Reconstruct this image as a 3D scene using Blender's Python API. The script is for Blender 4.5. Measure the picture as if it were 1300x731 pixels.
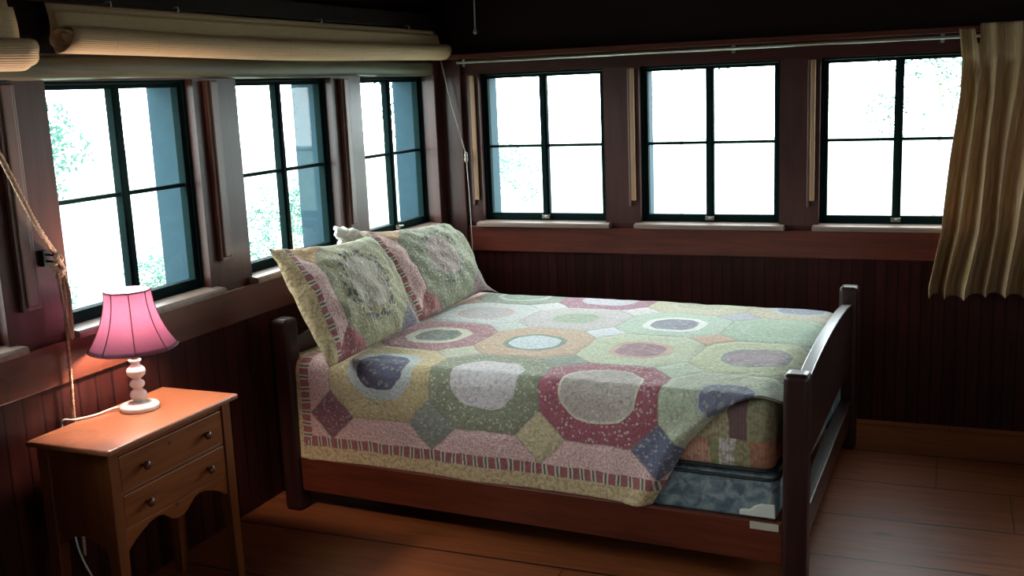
import bpy, bmesh, math, random
from mathutils import Vector, Matrix, noise
random.seed(7)
scene = bpy.context.scene
col = scene.collection
PI = math.pi
for o in list(bpy.data.objects): bpy.data.objects.remove(o)

# ---------------------------------------------------------------- camera, sky, exposure
F_PX = 1332.1
YAW, PITCH, ROLL = 0.4012, 0.1885, -0.0413
CAM = (2.6123, -5.1974, 1.6669)
def camera_axes(a, b, c):
    f = Vector((-math.sin(a)*math.cos(b), math.cos(a)*math.cos(b), -math.sin(b)))
    r = Vector((math.cos(a), math.sin(a), 0)); u = r.cross(f)
    return r*math.cos(c)+u*math.sin(c), -r*math.sin(c)+u*math.cos(c), f
cr, cu, cf = camera_axes(YAW, PITCH, ROLL)
cam = bpy.data.cameras.new('camera'); cam.sensor_width = 36; cam.lens = F_PX*36/1300
cam_o = bpy.data.objects.new('camera', cam); col.objects.link(cam_o)
cam_o.matrix_world = Matrix(((cr.x, cu.x, -cf.x, CAM[0]), (cr.y, cu.y, -cf.y, CAM[1]), (cr.z, cu.z, -cf.z, CAM[2]), (0, 0, 0, 1)))
cam.clip_start = 0.05; scene.camera = cam_o

SKY_STRENGTH = 12.0
EXPOSURE = 0.35
world = bpy.data.worlds.new('world'); scene.world = world; world.use_nodes = True
bg = world.node_tree.nodes['Background']; bg.inputs[0].default_value = (0.88, 0.97, 1.0, 1); bg.inputs[1].default_value = SKY_STRENGTH
scene.view_settings.view_transform = 'Standard'; scene.view_settings.look = 'None'
scene.view_settings.exposure = EXPOSURE; scene.view_settings.gamma = 1; scene.view_settings.use_curve_mapping = False
scene.cycles.max_bounces = 8; scene.cycles.diffuse_bounces = 5; scene.cycles.transparent_max_bounces = 12
scene.cycles.sample_clamp_indirect = 4.0
scene.cycles.use_denoising = True

def portal(name, loc, rot, sx, sy):                      # sampling portals in the window openings, they add no light of their own
    l = bpy.data.lights.new(name, 'AREA'); l.shape = 'RECTANGLE'; l.size = sx; l.size_y = sy
    l.cycles.is_portal = True
    o = bpy.data.objects.new(name, l); col.objects.link(o); o.location = loc; o.rotation_euler = rot

# ---------------------------------------------------------------- measures
GW, GH = 0.636, 0.72                                     # glass width and height of one window
ZB, ZT = 0.998, 1.718
LY = [-2.658+0.953*i for i in (-3, -2, -1, 0, 1, 2)]     # left windows, from y
BX = [0.29, 1.172, 2.054, 2.936, 3.818]                  # back windows, from x
RY = [-3.2]                                        # right wall
FX = [3.9]                                     # wall behind the viewer
RW, RD, RH = 5.2, -6.6, 2.32                             # room

# ---------------------------------------------------------------- node helpers
class M:
    """Small expression builder for shader nodes."""
    def __init__(s, name):
        s.mat = bpy.data.materials.new(name); s.mat.use_nodes = True
        s.nt = s.mat.node_tree; s.b = s.nt.nodes['Principled BSDF']
    def n(s, t): return s.nt.nodes.new(t)
    def put(s, inp, v):
        if hasattr(v, 'is_output') or isinstance(v, bpy.types.NodeSocket): s.nt.links.new(v, inp)
        else: inp.default_value = v
    def m(s, op, a, b=None, c=None):
        n = s.n('ShaderNodeMath'); n.operation = op
        s.put(n.inputs[0], a)
        if b is not None: s.put(n.inputs[1], b)
        if c is not None: s.put(n.inputs[2], c)
        return n.outputs[0]
    def mix(s, f, a, b, mode='MIX'):
        n = s.n('ShaderNodeMix'); n.data_type = 'RGBA'; n.blend_type = mode; n.clamp_factor = True
        s.put(n.inputs['Factor'], f)
        s.put(n.inputs[6], a if not isinstance(a, tuple) else (*a[:3], 1)); s.put(n.inputs[7], b if not isinstance(b, tuple) else (*b[:3], 1))
        return n.outputs[2]
    def ramp(s, f, stops, interp='LINEAR'):
        n = s.n('ShaderNodeValToRGB'); cr_ = n.color_ramp; cr_.interpolation = interp
        while len(cr_.elements) < len(stops): cr_.elements.new(0.5)
        for i, (p, c) in enumerate(stops):
            cr_.elements[i].position = p
        for i, (p, c) in enumerate(stops):
            cr_.elements[i].color = (*c[:3], 1)
        s.put(n.inputs[0], f); return n.outputs[0]
    def coord(s, kind='Object', scale=(1, 1, 1), rot=(0, 0, 0), loc=(0, 0, 0)):
        t = s.n('ShaderNodeTexCoord'); mp = s.n('ShaderNodeMapping')
        mp.inputs['Scale'].default_value = scale; mp.inputs['Rotation'].default_value = rot; mp.inputs['Location'].default_value = loc
        s.nt.links.new(t.outputs[kind], mp.inputs[0]); return mp.outputs[0]
    def noise(s, vec, scale, detail=3, rough=.55, dist=0):
        n = s.n('ShaderNodeTexNoise'); s.put(n.inputs['Vector'], vec); n.inputs['Scale'].default_value = scale
        n.inputs['Detail'].default_value = detail; n.inputs['Roughness'].default_value = rough; n.inputs['Distortion'].default_value = dist
        return n.outputs['Fac']
    def voro(s, vec, scale, out='Distance', feature='F1'):
        n = s.n('ShaderNodeTexVoronoi'); n.feature = feature; s.put(n.inputs['Vector'], vec); n.inputs['Scale'].default_value = scale
        return n.outputs[out]
    def sep(s, vec):
        n = s.n('ShaderNodeSeparateXYZ'); s.put(n.inputs[0], vec); return n.outputs
    def comb(s, x, y, z=0.0):
        n = s.n('ShaderNodeCombineXYZ')
        for i, v in enumerate((x, y, z)): s.put(n.inputs[i], v)
        return n.outputs[0]
    def bump(s, h, strength=.3, dist=.01):
        n = s.n('ShaderNodeBump'); n.inputs['Strength'].default_value = strength; n.inputs['Distance'].default_value = dist
        s.put(n.inputs['Height'], h); s.nt.links.new(n.outputs[0], s.b.inputs['Normal'])
    def fin(s, color=None, rough=.5, metal=0., spec=None, **kw):
        if color is not None: s.put(s.b.inputs['Base Color'], color if not isinstance(color, tuple) else (*color[:3], 1))
        s.put(s.b.inputs['Roughness'], rough); s.b.inputs['Metallic'].default_value = metal
        if spec is not None: s.b.inputs['Specular IOR Level'].default_value = spec
        for k, v in kw.items(): s.put(s.b.inputs[k.replace('_', ' ')], v)
        return s.mat

def simple(name, c, rough=.5, metal=0., var=.12, spec=None):
    m = M(name); v = m.coord('Object'); f = m.noise(v, 14, 4)
    c2 = tuple(x*(1-var*2) for x in c)
    return m.fin(m.mix(f, c2, tuple(min(1, x*(1+var)) for x in c)), rough, metal, spec)

def wood(name, dark, light, rough=.38, axis='x', grain=1., bump=.12, spec=.5, beads=None, knots=False, coat=0., bead_axis=None):
    """Grain running along one axis; beads = pitch of a tongue-and-groove board pattern."""
    m = M(name)
    sc = {'x': (1.2, 16, 16), 'y': (16, 1.2, 16), 'z': (16, 16, 1.2)}[axis]
    v = m.coord('Object', tuple(k*grain for k in sc))
    f1 = m.noise(v, 1.6, 6, .62, 1.2); f2 = m.noise(m.coord('Object'), 1.7, 3)
    f = m.m('ADD', m.m('MULTIPLY', f1, .7), m.m('MULTIPLY', f2, .45))
    c = m.ramp(f, [(.3, dark), (.78, light)])
    h = m.m('MULTIPLY', f1, .25)
    if knots:
        kv = m.voro(m.coord('Object', (1.3, 3.1, 3.1)), 1.0)
        kf = m.ramp(kv, [(.035, (1, 1, 1)), (.10, (0, 0, 0))])
        c = m.mix(m.m('MULTIPLY', kf, .8), c, tuple(x*.25 for x in dark))
    if beads:
        s = m.sep(m.coord('Object'))[{'x': 0, 'y': 1}[bead_axis]]
        cell = m.m('DIVIDE', s, beads); fr = m.m('FRACT', cell); d = m.m('ABSOLUTE', m.m('SUBTRACT', fr, .5))
        groove = m.m('GREATER_THAN', d, .44)
        wn = m.n('ShaderNodeTexWhiteNoise'); wn.noise_dimensions = '1D'; m.put(wn.inputs['W'], m.m('FLOOR', cell))
        c = m.mix(m.m('MULTIPLY', wn.outputs[0], .45), c, tuple(x*.55 for x in dark))
        c = m.mix(m.m('MULTIPLY', groove, .75), c, tuple(x*.35 for x in dark))
        h = m.m('SUBTRACT', h, m.m('MULTIPLY', groove, 1.0))
    m.bump(h, bump if not beads else .6, .004)
    return m.fin(c, m.m('ADD', m.m('MULTIPLY', f2, .2), rough-.1), 0, spec, Coat_Weight=coat, Coat_Roughness=.25)

# ---------------------------------------------------------------- materials
WALL_D, WALL_L = (.015, .0026, .0022), (.066, .0115, .0085)
w_board_x = wood('dark stained boards across', WALL_D, WALL_L, .42, 'x', spec=.25)
w_board_y = wood('dark stained boards along', WALL_D, WALL_L, .4, 'y', spec=.35)
w_post = wood('dark stained posts', (.022, .0065, .005), (.070, .020, .014), .36, 'z', spec=.38)
w_bead_b = wood('beaded boards back', (.013, .0026, .0022), (.046, .0085, .0068), .42, 'z', beads=.052, bead_axis='x', spec=.12)
w_bead_l = wood('beaded boards side', (.016, .0034, .0028), (.062, .0125, .009), .42, 'z', beads=.075, bead_axis='y', spec=.2)
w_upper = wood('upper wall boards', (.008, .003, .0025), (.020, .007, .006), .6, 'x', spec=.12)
w_rail = wood('reddish rail board', (.045, .011, .006), (.15, .030, .018), .36, 'x', coat=.1, spec=.25)
w_rail_y = wood('reddish rail board side', (.045, .011, .006), (.13, .034, .019), .3, 'y', coat=.3)
w_sill = wood('worn window sill', (.12, .075, .055), (.3, .22, .18), .32, 'x')
w_sill_y = wood('worn window sill side', (.12, .075, .055), (.3, .22, .18), .32, 'y')
w_batten = wood('batten', (.05, .02, .013), (.15, .07, .05), .35, 'z')
w_batten_pale = wood('pale batten', (.22, .11, .05), (.42, .24, .12), .4, 'z')
w_log = wood('peeled log header', (.05, .045, .030), (.16, .135, .085), .42, 'y', spec=.3)
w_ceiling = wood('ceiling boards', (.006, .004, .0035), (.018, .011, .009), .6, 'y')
w_bed = wood('reddish bed wood', (.035, .006, .003), (.15, .032, .014), .36, 'x', coat=.1, spec=.3, knots=True)
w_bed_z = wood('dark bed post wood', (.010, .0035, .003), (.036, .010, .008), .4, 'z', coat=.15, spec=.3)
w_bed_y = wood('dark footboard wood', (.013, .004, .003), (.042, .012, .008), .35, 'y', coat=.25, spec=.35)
w_stand = wood('pine nightstand side', (.09, .024, .006), (.24, .072, .019), .4, 'z', spec=.3)
w_stand_y = wood('pine nightstand front', (.10, .026, .006), (.29, .085, .022), .38, 'y', knots=True, spec=.3)
w_top = wood('orange nightstand top', (.24, .078, .034), (.36, .125, .058), .3, 'y', coat=.4)
w_knob = simple('knob wood', (.10, .035, .014), .3)
m_sash = simple('dark green sash paint', (.004, .014, .014), .8, spec=.05)
m_ext = simple('blue grey outside casing', (.022, .052, .070), .7, spec=.1)
m_iron = simple('dark iron', (.03, .03, .03), .4, .8)
m_brass = simple('window latch', (.35, .33, .28), .35, .9)
m_rod = simple('curtain rod', (.45, .42, .36), .3, .6)
m_white = simple('white hook', (.7, .68, .6), .5)
m_lampbase = simple('glossy white lamp base', (.80, .76, .68), .25)
m_rope = M('jute rope'); _v = m_rope.coord('Object', (1, 1, 1)); _f = m_rope.noise(_v, 120, 3)
m_rope.bump(_f, .6, .003); m_rope = m_rope.fin(m_rope.mix(_f, (.26, .14, .09), (.6, .38, .25)), .85)
m_cord = simple('pale thin cord', (.38, .33, .29), .8)
m_pull = simple('grey pull cord', (.2, .19, .19), .7)
m_guard = simple('cream plastic guard', (.75, .76, .66), .45)
m_label = simple('tan label', (.50, .44, .35), .6)

# glass: thin clear pane that mirrors a little at grazing angles
m_glass = M('window glass'); nt = m_glass.nt
tr = m_glass.n('ShaderNodeBsdfTransparent'); gl = m_glass.n('ShaderNodeBsdfGlossy'); gl.inputs['Roughness'].default_value = .02
lw = m_glass.n('ShaderNodeLayerWeight'); lwm = m_glass.m('MULTIPLY', m_glass.m('POWER', lw.outputs['Facing'], 4.), .5)
mx = m_glass.n('ShaderNodeMixShader'); nt.links.new(lwm, mx.inputs[0]); nt.links.new(tr.outputs[0], mx.inputs[1]); nt.links.new(gl.outputs[0], mx.inputs[2])
tr.inputs[0].default_value = (.97, .99, .985, 1)
nt.links.new(mx.outputs[0], nt.nodes['Material Output'].inputs[0]); m_glass = m_glass.mat

# floor: wide varnished pine boards along x
mf = M('pine floor boards'); vo = mf.coord('Object'); sx_, sy_, sz_ = mf.sep(vo)[0], mf.sep(vo)[1], None
bw = .38; cell = mf.m('DIVIDE', mf.m('ADD', sy_, .455), bw); fr = mf.m('FRACT', cell); d = mf.m('ABSOLUTE', mf.m('SUBTRACT', fr, .5))
wn = mf.n('ShaderNodeTexWhiteNoise'); wn.noise_dimensions = '1D'; mf.put(wn.inputs['W'], mf.m('FLOOR', cell))
ends = mf.m('FRACT', mf.m('ADD', mf.m('DIVIDE', sx_, 3.1), wn.outputs[0])); eg = mf.m('LESS_THAN', ends, .0012)
gap = mf.m('MAXIMUM', mf.m('GREATER_THAN', d, .487), eg)
g1 = mf.noise(mf.coord('Object', (1.1, 15, 15)), 1.7, 6, .6, 1.5); g2 = mf.noise(vo, 1.2, 3)
cc = mf.ramp(mf.m('ADD', mf.m('MULTIPLY', g1, .7), mf.m('MULTIPLY', g2, .4)), [(.3, (.085, .020, .007)), (.75, (.31, .085, .027))])
cc = mf.mix(mf.m('MULTIPLY', wn.outputs[0], .5), cc, (.14, .045, .015))
kv = mf.voro(mf.coord('Object', (1.0, 2.6, 1)), 1.35); cc = mf.mix(mf.ramp(kv, [(.03, (1, 1, 1)), (.075, (0, 0, 0))]), cc, (.02, .007, .004))
cc = mf.mix(gap, cc, (.01, .005, .003))
mf.bump(mf.m('SUBTRACT', mf.m('MULTIPLY', g1, .2), gap), .5, .004)
m_floor = mf.fin(cc, mf.m('ADD', .30, mf.m('MULTIPLY', g2, .25)), 0, .3)

# bamboo blind
mb_ = M('bamboo slats'); u_ = mb_.sep(mb_.coord('UV')); fine = mb_.m('SINE', mb_.m('MULTIPLY', u_[1], 900.0))
thr = mb_.m('GREATER_THAN', mb_.m('FRACT', mb_.m('MULTIPLY', u_[0], 5.2)), .975)
nb = mb_.noise(mb_.coord('UV', (2.5, 260, 1)), 1, 3)
cb = mb_.mix(nb, (.62, .36, .19), (.88, .60, .35)); cb = mb_.mix(mb_.m('MULTIPLY', thr, .18), cb, (.3, .2, .1))
mb_.bump(mb_.m('ADD', fine, mb_.m('MULTIPLY', thr, 1.5)), .35, .002); m_bamboo = mb_.fin(cb, .6)

# box spring ticking
mt = M('blue grey damask ticking'); q = mt.noise(mt.coord('Object'), 22, 5, .6, .8)
m_tick = mt.fin(mt.ramp(q, [(.38, (.08, .12, .15)), (.5, (.17, .22, .24)), (.62, (.30, .35, .35))]), .75)
m_piping = simple('dark piping', (.02, .02, .02), .6)

# patchwork cover of the mattress
mp_ = M('patchwork mattress cover'); vq = mp_.coord('Object', (1, 1, 1))
q_ = mp_.sep(vq); wz = mp_.noise(vq, 14, 2)
px_ = mp_.m('FRACT', mp_.m('DIVIDE', mp_.m('ADD', q_[0], mp_.m('MULTIPLY', mp_.m('SUBTRACT', wz, .5), .03)), .36)); pz_ = mp_.m('ADD', q_[2], mp_.m('MULTIPLY', mp_.m('SUBTRACT', wz, .5), .03))
low = mp_.ramp(px_, [(0, (.50, .22, .12)), (.22, (.32, .16, .10)), (.34, (.62, .36, .24)), (.62, (.30, .34, .16)), (.70, (.70, .66, .58)), (.86, (.34, .36, .18))], 'CONSTANT')
high = mp_.ramp(px_, [(0, (.32, .34, .18)), (.30, (.46, .44, .24)), (.80, (.14, .10, .10)), (.97, (.32, .34, .18))], 'CONSTANT')
pc = mp_.mix(mp_.m('GREATER_THAN', pz_, .485), low, high)
sp = mp_.noise(vq, 70, 3); pc = mp_.mix(mp_.ramp(sp, [(.46, (0, 0, 0)), (.60, (.6, .6, .6))]), pc, (.20, .12, .09))
pld = mp_.m('GREATER_THAN', mp_.m('SINE', mp_.m('MULTIPLY', q_[0], 520.)), .6); pc = mp_.mix(mp_.m('MULTIPLY', pld, .35), pc, (.40, .10, .09))
mp_.bump(sp, .4, .004); m_patch = mp_.fin(pc, .85)

CREAM = (.78, .70, .55)
def quilt_material(name, ou, ov, pitch, rings, mids, centers, sizes, diamonds, u_stripe, v_stripe, pink_below=True, ni=4, yellow=(.64, .48, .22), leafy=False):
    """Octagon and diamond patchwork on UVs given in metres. Palettes run over the cells, row by row."""
    m = M(name); uvn = m.coord('UV'); w1 = m.n('ShaderNodeTexNoise'); w1.inputs['Scale'].default_value = 9; m.put(w1.inputs['Vector'], uvn)
    ws = m.sep(w1.outputs['Color']); s0 = m.sep(uvn)
    u = m.m('ADD', s0[0], m.m('MULTIPLY', m.m('SUBTRACT', ws[0], .5), .022)); v = m.m('ADD', s0[1], m.m('MULTIPLY', m.m('SUBTRACT', ws[1], .5), .022))
    a = m.m('DIVIDE', m.m('SUBTRACT', u, ou), pitch); b = m.m('DIVIDE', m.m('SUBTRACT', v, ov), pitch)
    i = m.m('FLOOR', m.m('ADD', a, .5)); j = m.m('FLOOR', m.m('ADD', b, .5))
    ax = m.m('ABSOLUTE', m.m('SUBTRACT', a, i)); ay = m.m('ABSOLUTE', m.m('SUBTRACT', b, j))
    ad = m.m('DIVIDE', m.m('ADD', ax, ay), .778)
    me = m.m('MAXIMUM', m.m('MAXIMUM', m.m('MULTIPLY', ax, 2.0), m.m('MULTIPLY', ay, 2.0)), ad)
    rr = m.m('MULTIPLY', m.m('SQRT', m.m('ADD', m.m('MULTIPLY', ax, ax), m.m('MULTIPLY', ay, ay))), 2.0)
    mi = m.m('ADD', m.m('MULTIPLY', me, .55), m.m('MULTIPLY', rr, .45))             # softer, rounder inner shapes
    n = ni*4
    idx = m.m('ADD', m.m('MINIMUM', m.m('MAXIMUM', i, 0.), ni-1.), m.m('MULTIPLY', m.m('MINIMUM', m.m('MAXIMUM', j, 0.), 3.), float(ni)))
    fac = m.m('DIVIDE', m.m('ADD', idx, .5), float(n))
    def pal(lst): return m.ramp(fac, [(k/n, lst[k % len(lst)]) for k in range(n)], 'CONSTANT')
    ring, mid, cen, siz = pal(rings), pal(mids), pal(centers), m.sep(pal([(x[0], x[1], 0) for x in sizes]))
    # prints
    flo = m.voro(uvn, 62); flo2 = m.voro(uvn, 36); ns = m.noise(uvn, 130, 2, .6); ns2 = m.noise(uvn, 60, 3, .6)
    flower = m.m('LESS_THAN', flo, .30); dots = m.m('LESS_THAN', flo2, .34)
    c_ring = m.mix(m.m('MULTIPLY', flower, .62), ring, CREAM); c_ring = m.mix(m.ramp(ns2, [(.5, (0, 0, 0)), (.62, (.55, .55, .55))]), c_ring, m.mix(.55, ring, (.10, .08, .07)))
    c_cen = m.mix(m.m('MULTIPLY', dots, .45), cen, m.mix(.6, cen, (.85, .75, .5))); c_cen = m.mix(m.ramp(ns2, [(.5, (0, 0, 0)), (.60, (.6, .6, .6))]), c_cen, m.mix(.5, cen, (.12, .08, .10)))
    di = m.m('ADD', m.m('FLOOR', a), 1.); dj = m.m('ADD', m.m('FLOOR', b), 1.)
    nd = 25; didx = m.m('ADD', m.m('MINIMUM', m.m('MAXIMUM', di, 0.), 4.), m.m('MULTIPLY', m.m('MINIMUM', m.m('MAXIMUM', dj, 0.), 4.), 5.))
    dcol = m.ramp(m.m('DIVIDE', m.m('ADD', didx, .5), float(nd)), [(k/nd, diamonds[k % len(diamonds)]) for k in range(nd)], 'CONSTANT')
    dcol = m.mix(m.m('MULTIPLY', flower, .42), dcol, m.mix(.65, dcol, (.9, .85, .7)))
    dcol = m.mix(m.ramp(ns2, [(.52, (0, 0, 0)), (.62, (.5, .5, .5))]), dcol, m.mix(.6, dcol, (.05, .05, .08)))
    if leafy:                                                          # the middle ring is a wreath of small leaves, the ground a fine diagonal plaid
        mid = m.mix(m.m('LESS_THAN', m.voro(uvn, 48), .42), c_ring, mid)
        pl_ = m.m('SINE', m.m('MULTIPLY', m.m('ADD', u, v), 260.)); c_ring = m.mix(m.m('MULTIPLY', m.m('GREATER_THAN', pl_, .2), .32), c_ring, (.16, .19, .10)); 
    c = m.mix(m.m('GREATER_THAN', mi, siz[0]), c_cen, mid)
    c = m.mix(m.m('GREATER_THAN', mi, siz[1]), c, c_ring)
    pink = m.mix(m.ramp(ns, [(.4, (0, 0, 0)), (.6, (1, 1, 1))]), (.60, .31, .29), (.84, .58, .52))
    pk = m.m('LESS_THAN', a, -.5)
    if pink_below: pk = m.m('MAXIMUM', pk, m.m('LESS_THAN', b, -.5))
    c = m.mix(pk, c, pink)
    isd = m.m('GREATER_THAN', ad, 1.0); c = m.mix(isd, c, dcol)
    seam = m.m('LESS_THAN', m.m('ABSOLUTE', m.m('SUBTRACT', me, 1.0)), .02)
    c = m.mix(m.m('MULTIPLY', seam, .35), c, (.16, .11, .09))
    # striped inner border, then plain yellow printed hem
    def border(c, coord, along, lo, hi):
        ph = m.m('FRACT', m.m('DIVIDE', along, .047))
        st = m.ramp(ph, [(0, (.30, .045, .05)), (.42, (.62, .5, .36)), (.56, (.05, .05, .05)), (.72, (.62, .5, .36)), (.86, (.30, .045, .05))], 'CONSTANT')
        c = m.mix(m.m('LESS_THAN', coord, hi), c, st)
        ye = m.mix(m.ramp(ns2, [(.46, (0, 0, 0)), (.6, (.8, .8, .8))]), yellow, (.34, .22, .11))
        return m.mix(m.m('LESS_THAN', coord, lo), c, ye)
    if v_stripe and u_stripe:
        # the nearer hem wins where both meet
        c = border(c, m.m('MINIMUM', m.m('SUBTRACT', u, u_stripe[0]), m.m('SUBTRACT', v, v_stripe[0])), m.mix(0, (0, 0, 0), (0, 0, 0)) if False else
                   m.m('ADD', m.m('MULTIPLY', u, m.m('LESS_THAN', m.m('SUBTRACT', v, v_stripe[0]), m.m('SUBTRACT', u, u_stripe[0]))),
                       m.m('MULTIPLY', v, m.m('GREATER_THAN', m.m('SUBTRACT', v, v_stripe[0]), m.m('SUBTRACT', u, u_stripe[0])))), 0., u_stripe[1]-u_stripe[0])
    elif u_stripe:
        c = border(c, u, v, u_stripe[0], u_stripe[1])
    c = m.mix(m.m('MULTIPLY', ns, .20), c, (.92, .88, .82)); c = m.mix(m.ramp(m.noise(uvn, 95, 2, .6), [(.54, (0, 0, 0)), (.66, (.55, .55, .55))]), c, m.mix(.6, c, (.06, .05, .06)))
    quil = m.voro(uvn, 26, 'Distance', 'DISTANCE_TO_EDGE') if False else m.noise(uvn, 34, 2, .5, 1.4)
    h = m.m('ADD', quil, m.m('MULTIPLY', m.m('MINIMUM', m.m('MULTIPLY', m.m('ABSOLUTE', m.m('SUBTRACT', me, 1.0)), 9.), 1.), .5))
    m.bump(h, .55, .012)
    return m.fin(c, .88, 0, .25, Sheen_Weight=.15)

GREEN, SAGE, MINT = (.25, .27, .15), (.34, .42, .26), (.50, .60, .44)
ROSE, CRIM, NAVY = (.42, .16, .16), (.34, .03, .07), (.06, .07, .15)
rings = [(.66, .50, .22), GREEN, CRIM, (.46, .50, .33),
         (.42, .15, .17), (.62, .40, .24), (.58, .62, .40), (.55, .58, .32),
         (.62, .64, .62), (.58, .52, .50), (.46, .58, .44), (.36, .50, .34),
         (.28, .33, .24), (.38, .14, .22), (.56, .52, .34), (.54, .46, .32)]
mids = [(.55, .58, .55), (.62, .60, .52), (.70, .64, .48), (.40, .42, .33),
        (.70, .64, .50), (.20, .26, .18), (.62, .40, .28), (.24, .28, .24),
        (.62, .38, .32), (.50, .48, .44), (.78, .78, .70), (.40, .54, .38),
        (.6, .6, .55), (.6, .55, .6), (.6, .55, .4), (.5, .5, .5)]
cens = [NAVY, (.74, .66, .66), (.52, .43, .37), (.10, .11, .19),
        (.15, .18, .13), (.66, .74, .76), (.36, .16, .20), (.34, .24, .27),
        (.50, .46, .46), (.34, .42, .27), (.22, .22, .28), (.34, .48, .32),
        (.3, .4, .3), (.66, .62, .66), (.5, .5, .35), (.26, .28, .34)]
sizes = [(.46, .64), (.60, .62), (.62, .66), (.40, .48),
         (.42, .60), (.46, .56), (.42, .54), (.50, .56),
         (.48, .56), (.44, .56), (.44, .58), (.60, .66),
         (.5, .6), (.5, .6), (.5, .6), (.44, .56)]
dias = [(.20, .03, .06), (.25, .26, .20), (.62, .50, .26), NAVY, (.2, .2, .2),
        (.55, .40, .25), (.60, .58, .40), (.27, .30, .22), (.55, .62, .45), (.10, .12, .16),
        (.5, .4, .3), (.60, .62, .56), (.72, .72, .74), (.60, .36, .22), (.5, .5, .4),
        (.5, .3, .2), (.70, .68, .66), (.72, .66, .62), (.45, .45, .50), (.5, .4, .3),
        (.4, .4, .3), (.6, .6, .6), (.6, .6, .5), (.5, .3, .3), (.5, .5, .5)]
m_quilt = quilt_material('patchwork quilt cloth', .37, .02, .45, rings, mids, cens, sizes, dias, (0., .042), (-.345, -.303))
m_sham1 = quilt_material('patchwork sham cloth', .415, .25, .50, [(.33, .30, .14)], [(.04, .04, .06)], [(.42, .36, .27)], [(.50, .70)],
                         [(.36, .05, .06), (.20, .17, .22), (.3, .2, .2), (.3, .2, .2), (.3, .2, .2), (.60, .33, .10), (.30, .34, .17), (.3, .3, .2)], (.065, .095), None, False, leafy=True)
m_sham2 = quilt_material('second patchwork sham cloth', .40, .25, .50, [(.22, .23, .12)], [(.06, .07, .07)], [(.34, .25, .21)], [(.46, .64)],
                         [(.36, .08, .08), (.25, .14, .14), (.3, .2, .2), (.3, .2, .2), (.3, .2, .2), (.55, .30, .12), (.24, .30, .16), (.3, .3, .2)], (.04, .07), None, False, 4, (.72, .58, .42), True)
m_hem = simple('white pillow hem', (.76, .73, .68), .85)

# lamp shade: thin pleated cloth
ms = M('mauve shade cloth'); nt = ms.nt
wv = ms.noise(ms.coord('Object', (1, 1, 1)), 160, 2)
cs = ms.mix(wv, (.25, .13, .175), (.31, .17, .225))
dif = ms.n('ShaderNodeBsdfDiffuse'); trl = ms.n('ShaderNodeBsdfTranslucent'); mxs = ms.n('ShaderNodeMixShader'); mxs.inputs[0].default_value = .55
nt.links.new(cs, dif.inputs[0]); nt.links.new(cs, trl.inputs[0]); nt.links.new(dif.outputs[0], mxs.inputs[1]); nt.links.new(trl.outputs[0], mxs.inputs[2])
nt.links.new(mxs.outputs[0], nt.nodes['Material Output'].inputs[0]); m_shade = ms.mat
m_trim = simple('dark shade trim', (.16, .045, .08), .8)
m_bulb = M('lit bulb'); m_bulb = m_bulb.fin((.9, .85, .75), .4, Emission_Color=(1, .84, .70, 1), Emission_Strength=680.)

# curtain: thin striped cloth that lets light through
mc = M('tan striped curtain cloth'); nt = mc.nt; s = mc.sep(mc.coord('UV'))
fz = mc.noise(mc.coord('UV', (55, 3, 1)), 1, 3, .6); f2 = mc.noise(mc.coord('UV', (240, 240, 1)), 1, 2)
cst = mc.ramp(mc.m('ADD', mc.m('MULTIPLY', fz, .85), mc.m('MULTIPLY', f2, .15)), [(.36, (.36, .28, .08)), (.46, (.58, .40, .22)), (.54, (.42, .26, .17)), (.66, (.76, .62, .36))])
dif = mc.n('ShaderNodeBsdfDiffuse'); trl = mc.n('ShaderNodeBsdfTranslucent'); mxs = mc.n('ShaderNodeMixShader'); mxs.inputs[0].default_value = .18
for d_ in (dif, trl): nt.links.new(cst, d_.inputs[0])
bp = mc.n('ShaderNodeBump'); bp.inputs['Strength'].default_value = .3; bp.inputs['Distance'].default_value = .003; nt.links.new(f2, bp.inputs['Height']); nt.links.new(bp.outputs[0], dif.inputs['Normal'])
nt.links.new(dif.outputs[0], mxs.inputs[1]); nt.links.new(trl.outputs[0], mxs.inputs[2]); nt.links.new(mxs.outputs[0], nt.nodes['Material Output'].inputs[0]); m_curtain = mc.mat

m_grass = simple('lawn', (.22, .28, .22), .9, var=.3)
m_bark = simple('bark', (.20, .16, .13), .9)
def leaf_mat(name, c):
    m = M(name); nt = m.nt; oi = m.noise(m.coord('Object'), .9, 2); cl = m.mix(oi, tuple(x*.7 for x in c), c)
    d1 = m.n('ShaderNodeBsdfDiffuse'); d2 = m.n('ShaderNodeBsdfTranslucent'); x = m.n('ShaderNodeMixShader'); x.inputs[0].default_value = .45
    nt.links.new(cl, d1.inputs[0]); nt.links.new(cl, d2.inputs[0]); nt.links.new(d1.outputs[0], x.inputs[1]); nt.links.new(d2.outputs[0], x.inputs[2])
    nt.links.new(x.outputs[0], nt.nodes['Material Output'].inputs[0]); return m.mat
m_leaf = leaf_mat('green leaves', (.075, .16, .13))

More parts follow.
